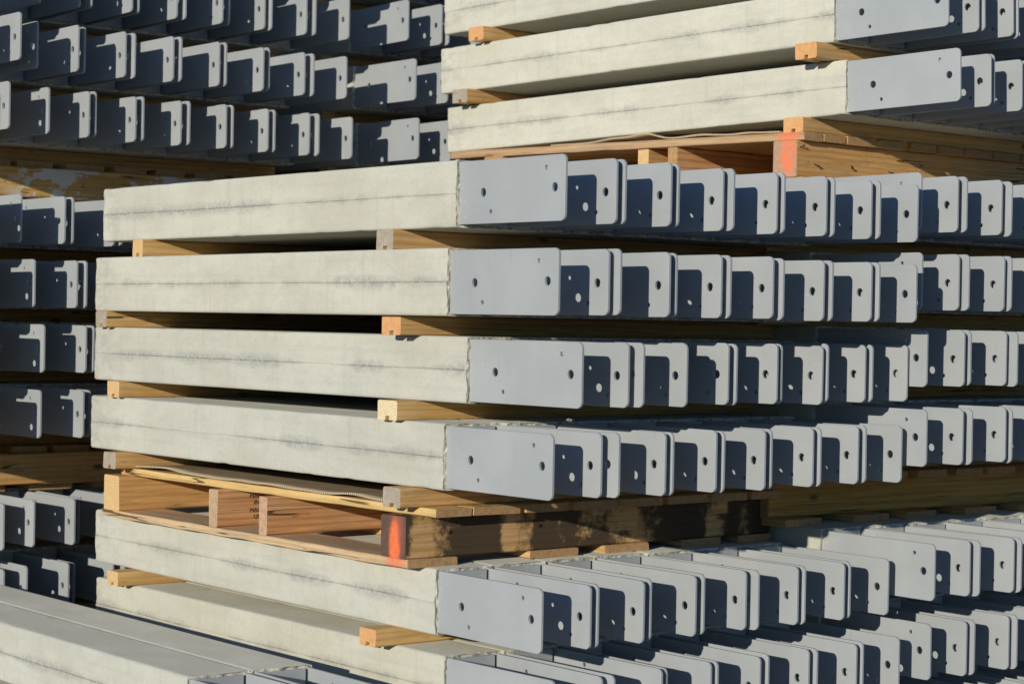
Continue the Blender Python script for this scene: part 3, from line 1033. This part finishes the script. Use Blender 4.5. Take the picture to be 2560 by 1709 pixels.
card('cardboard_sheet', frame(0, 0, LAY['N4']['q'][2] - H_SP, .001), -.004, .86, .180, 1.318, z_front,
     'brown corrugated cardboard sheet on the orange-arc pallet', edge=lambda y: .004 * math.sin(y * 9) + .006 * noise.noise(Vector((y * 6, 0, 0))) + (.012 * max(0, (y - 1.24) / .08)))
def z_up(x, y):
    e = max(0, 1 - (x + .03) / .12)
    k = .0145 * hump(y, .66, .05) + .008 * hump(y, .77, .10) + .004 * hump(y, .45, .06) + .003 * hump(y, .30, .05)
    return .001 + e * k
card('cardboard_sheet', fu, -.034, .70, .185, 1.05, z_up,
     'crumpled cardboard strip peeping out under the raised cream load', edge=lambda y: .006 * math.sin(y * 23) + .02 * max(0, (y - .8) / .25))

# ------------------------------------------------------------------ nails in the pallets
def nail(parent, x, y, z, tilt, ln=.020, r=.0017):
    bm = bmesh.new()
    bmesh.ops.create_cone(bm, cap_ends=True, segments=8, radius1=r, radius2=r, depth=ln)
    bmesh.ops.create_cone(bm, cap_ends=True, segments=8, radius1=r * 2.3, radius2=r * 2.0, depth=.0018, matrix=Matrix.Translation((0, 0, ln / 2)))
    me = bpy.data.meshes.new('nail')
    bm.to_mesh(me); bm.free()
    me.materials.append(M['nail'])
    o = link('nail', me, parent)
    o.matrix_local = Matrix.Translation((x, y, z)) @ Matrix.Rotation(math.pi / 2, 4, 'X') @ Matrix.Rotation(tilt[0], 4, 'Y') @ Matrix.Rotation(tilt[1], 4, 'X')
s0 = su[0]
Ls = 1.09 + .045
for x, z, t in ((.075, -.012, (1.0, .4)), (.225, -.008, (-.7, .5)), (.39, -.014, (.5, .3)), (.012, .030, (.4, -.3))):
    nail(s0, -Ls / 2 + x, -.0405, z, t)
s0 = sn[0]
Ln = 1.06 + .036
for x, z, t in ((.11, .010, (.3, .2)), (.36, .012, (-.3, .3))):
    nail(s0, -Ln / 2 + x, -.0445, z, t, .008)

# ------------------------------------------------------------------ cement crumbs left on the top edges
def crumb(p, s, label):
    bm = bmesh.new()
    bmesh.ops.create_icosphere(bm, subdivisions=2, radius=1)
    for v in bm.verts:
        d = 1 + .5 * noise.noise(v.co * 1.7 + Vector(p) * 50)
        v.co = Vector((v.co.x * s[0], v.co.y * s[1], v.co.z * s[2])) * d
    me = bpy.data.meshes.new('cement_crumb')
    bm.to_mesh(me); bm.free()
    me.materials.append(M['crust'])
    o = link('cement_crumb', me)
    o.location = p
    tag(o, label, 'cement crumb', 'loose cement crumbs')
q = LAY['N4']['m']
crumb((q @ Vector((.34, .010, BODY_H + .003)))[:], (.012, .006, .004), 'cement crumb on the bottom layer of the upper front load')
q = LAY['N6']['m']
crumb((q @ Vector((.30, .006, BODY_H + .004)))[:], (.011, .006, .004), 'cement crumb on the second layer of the lower front load')
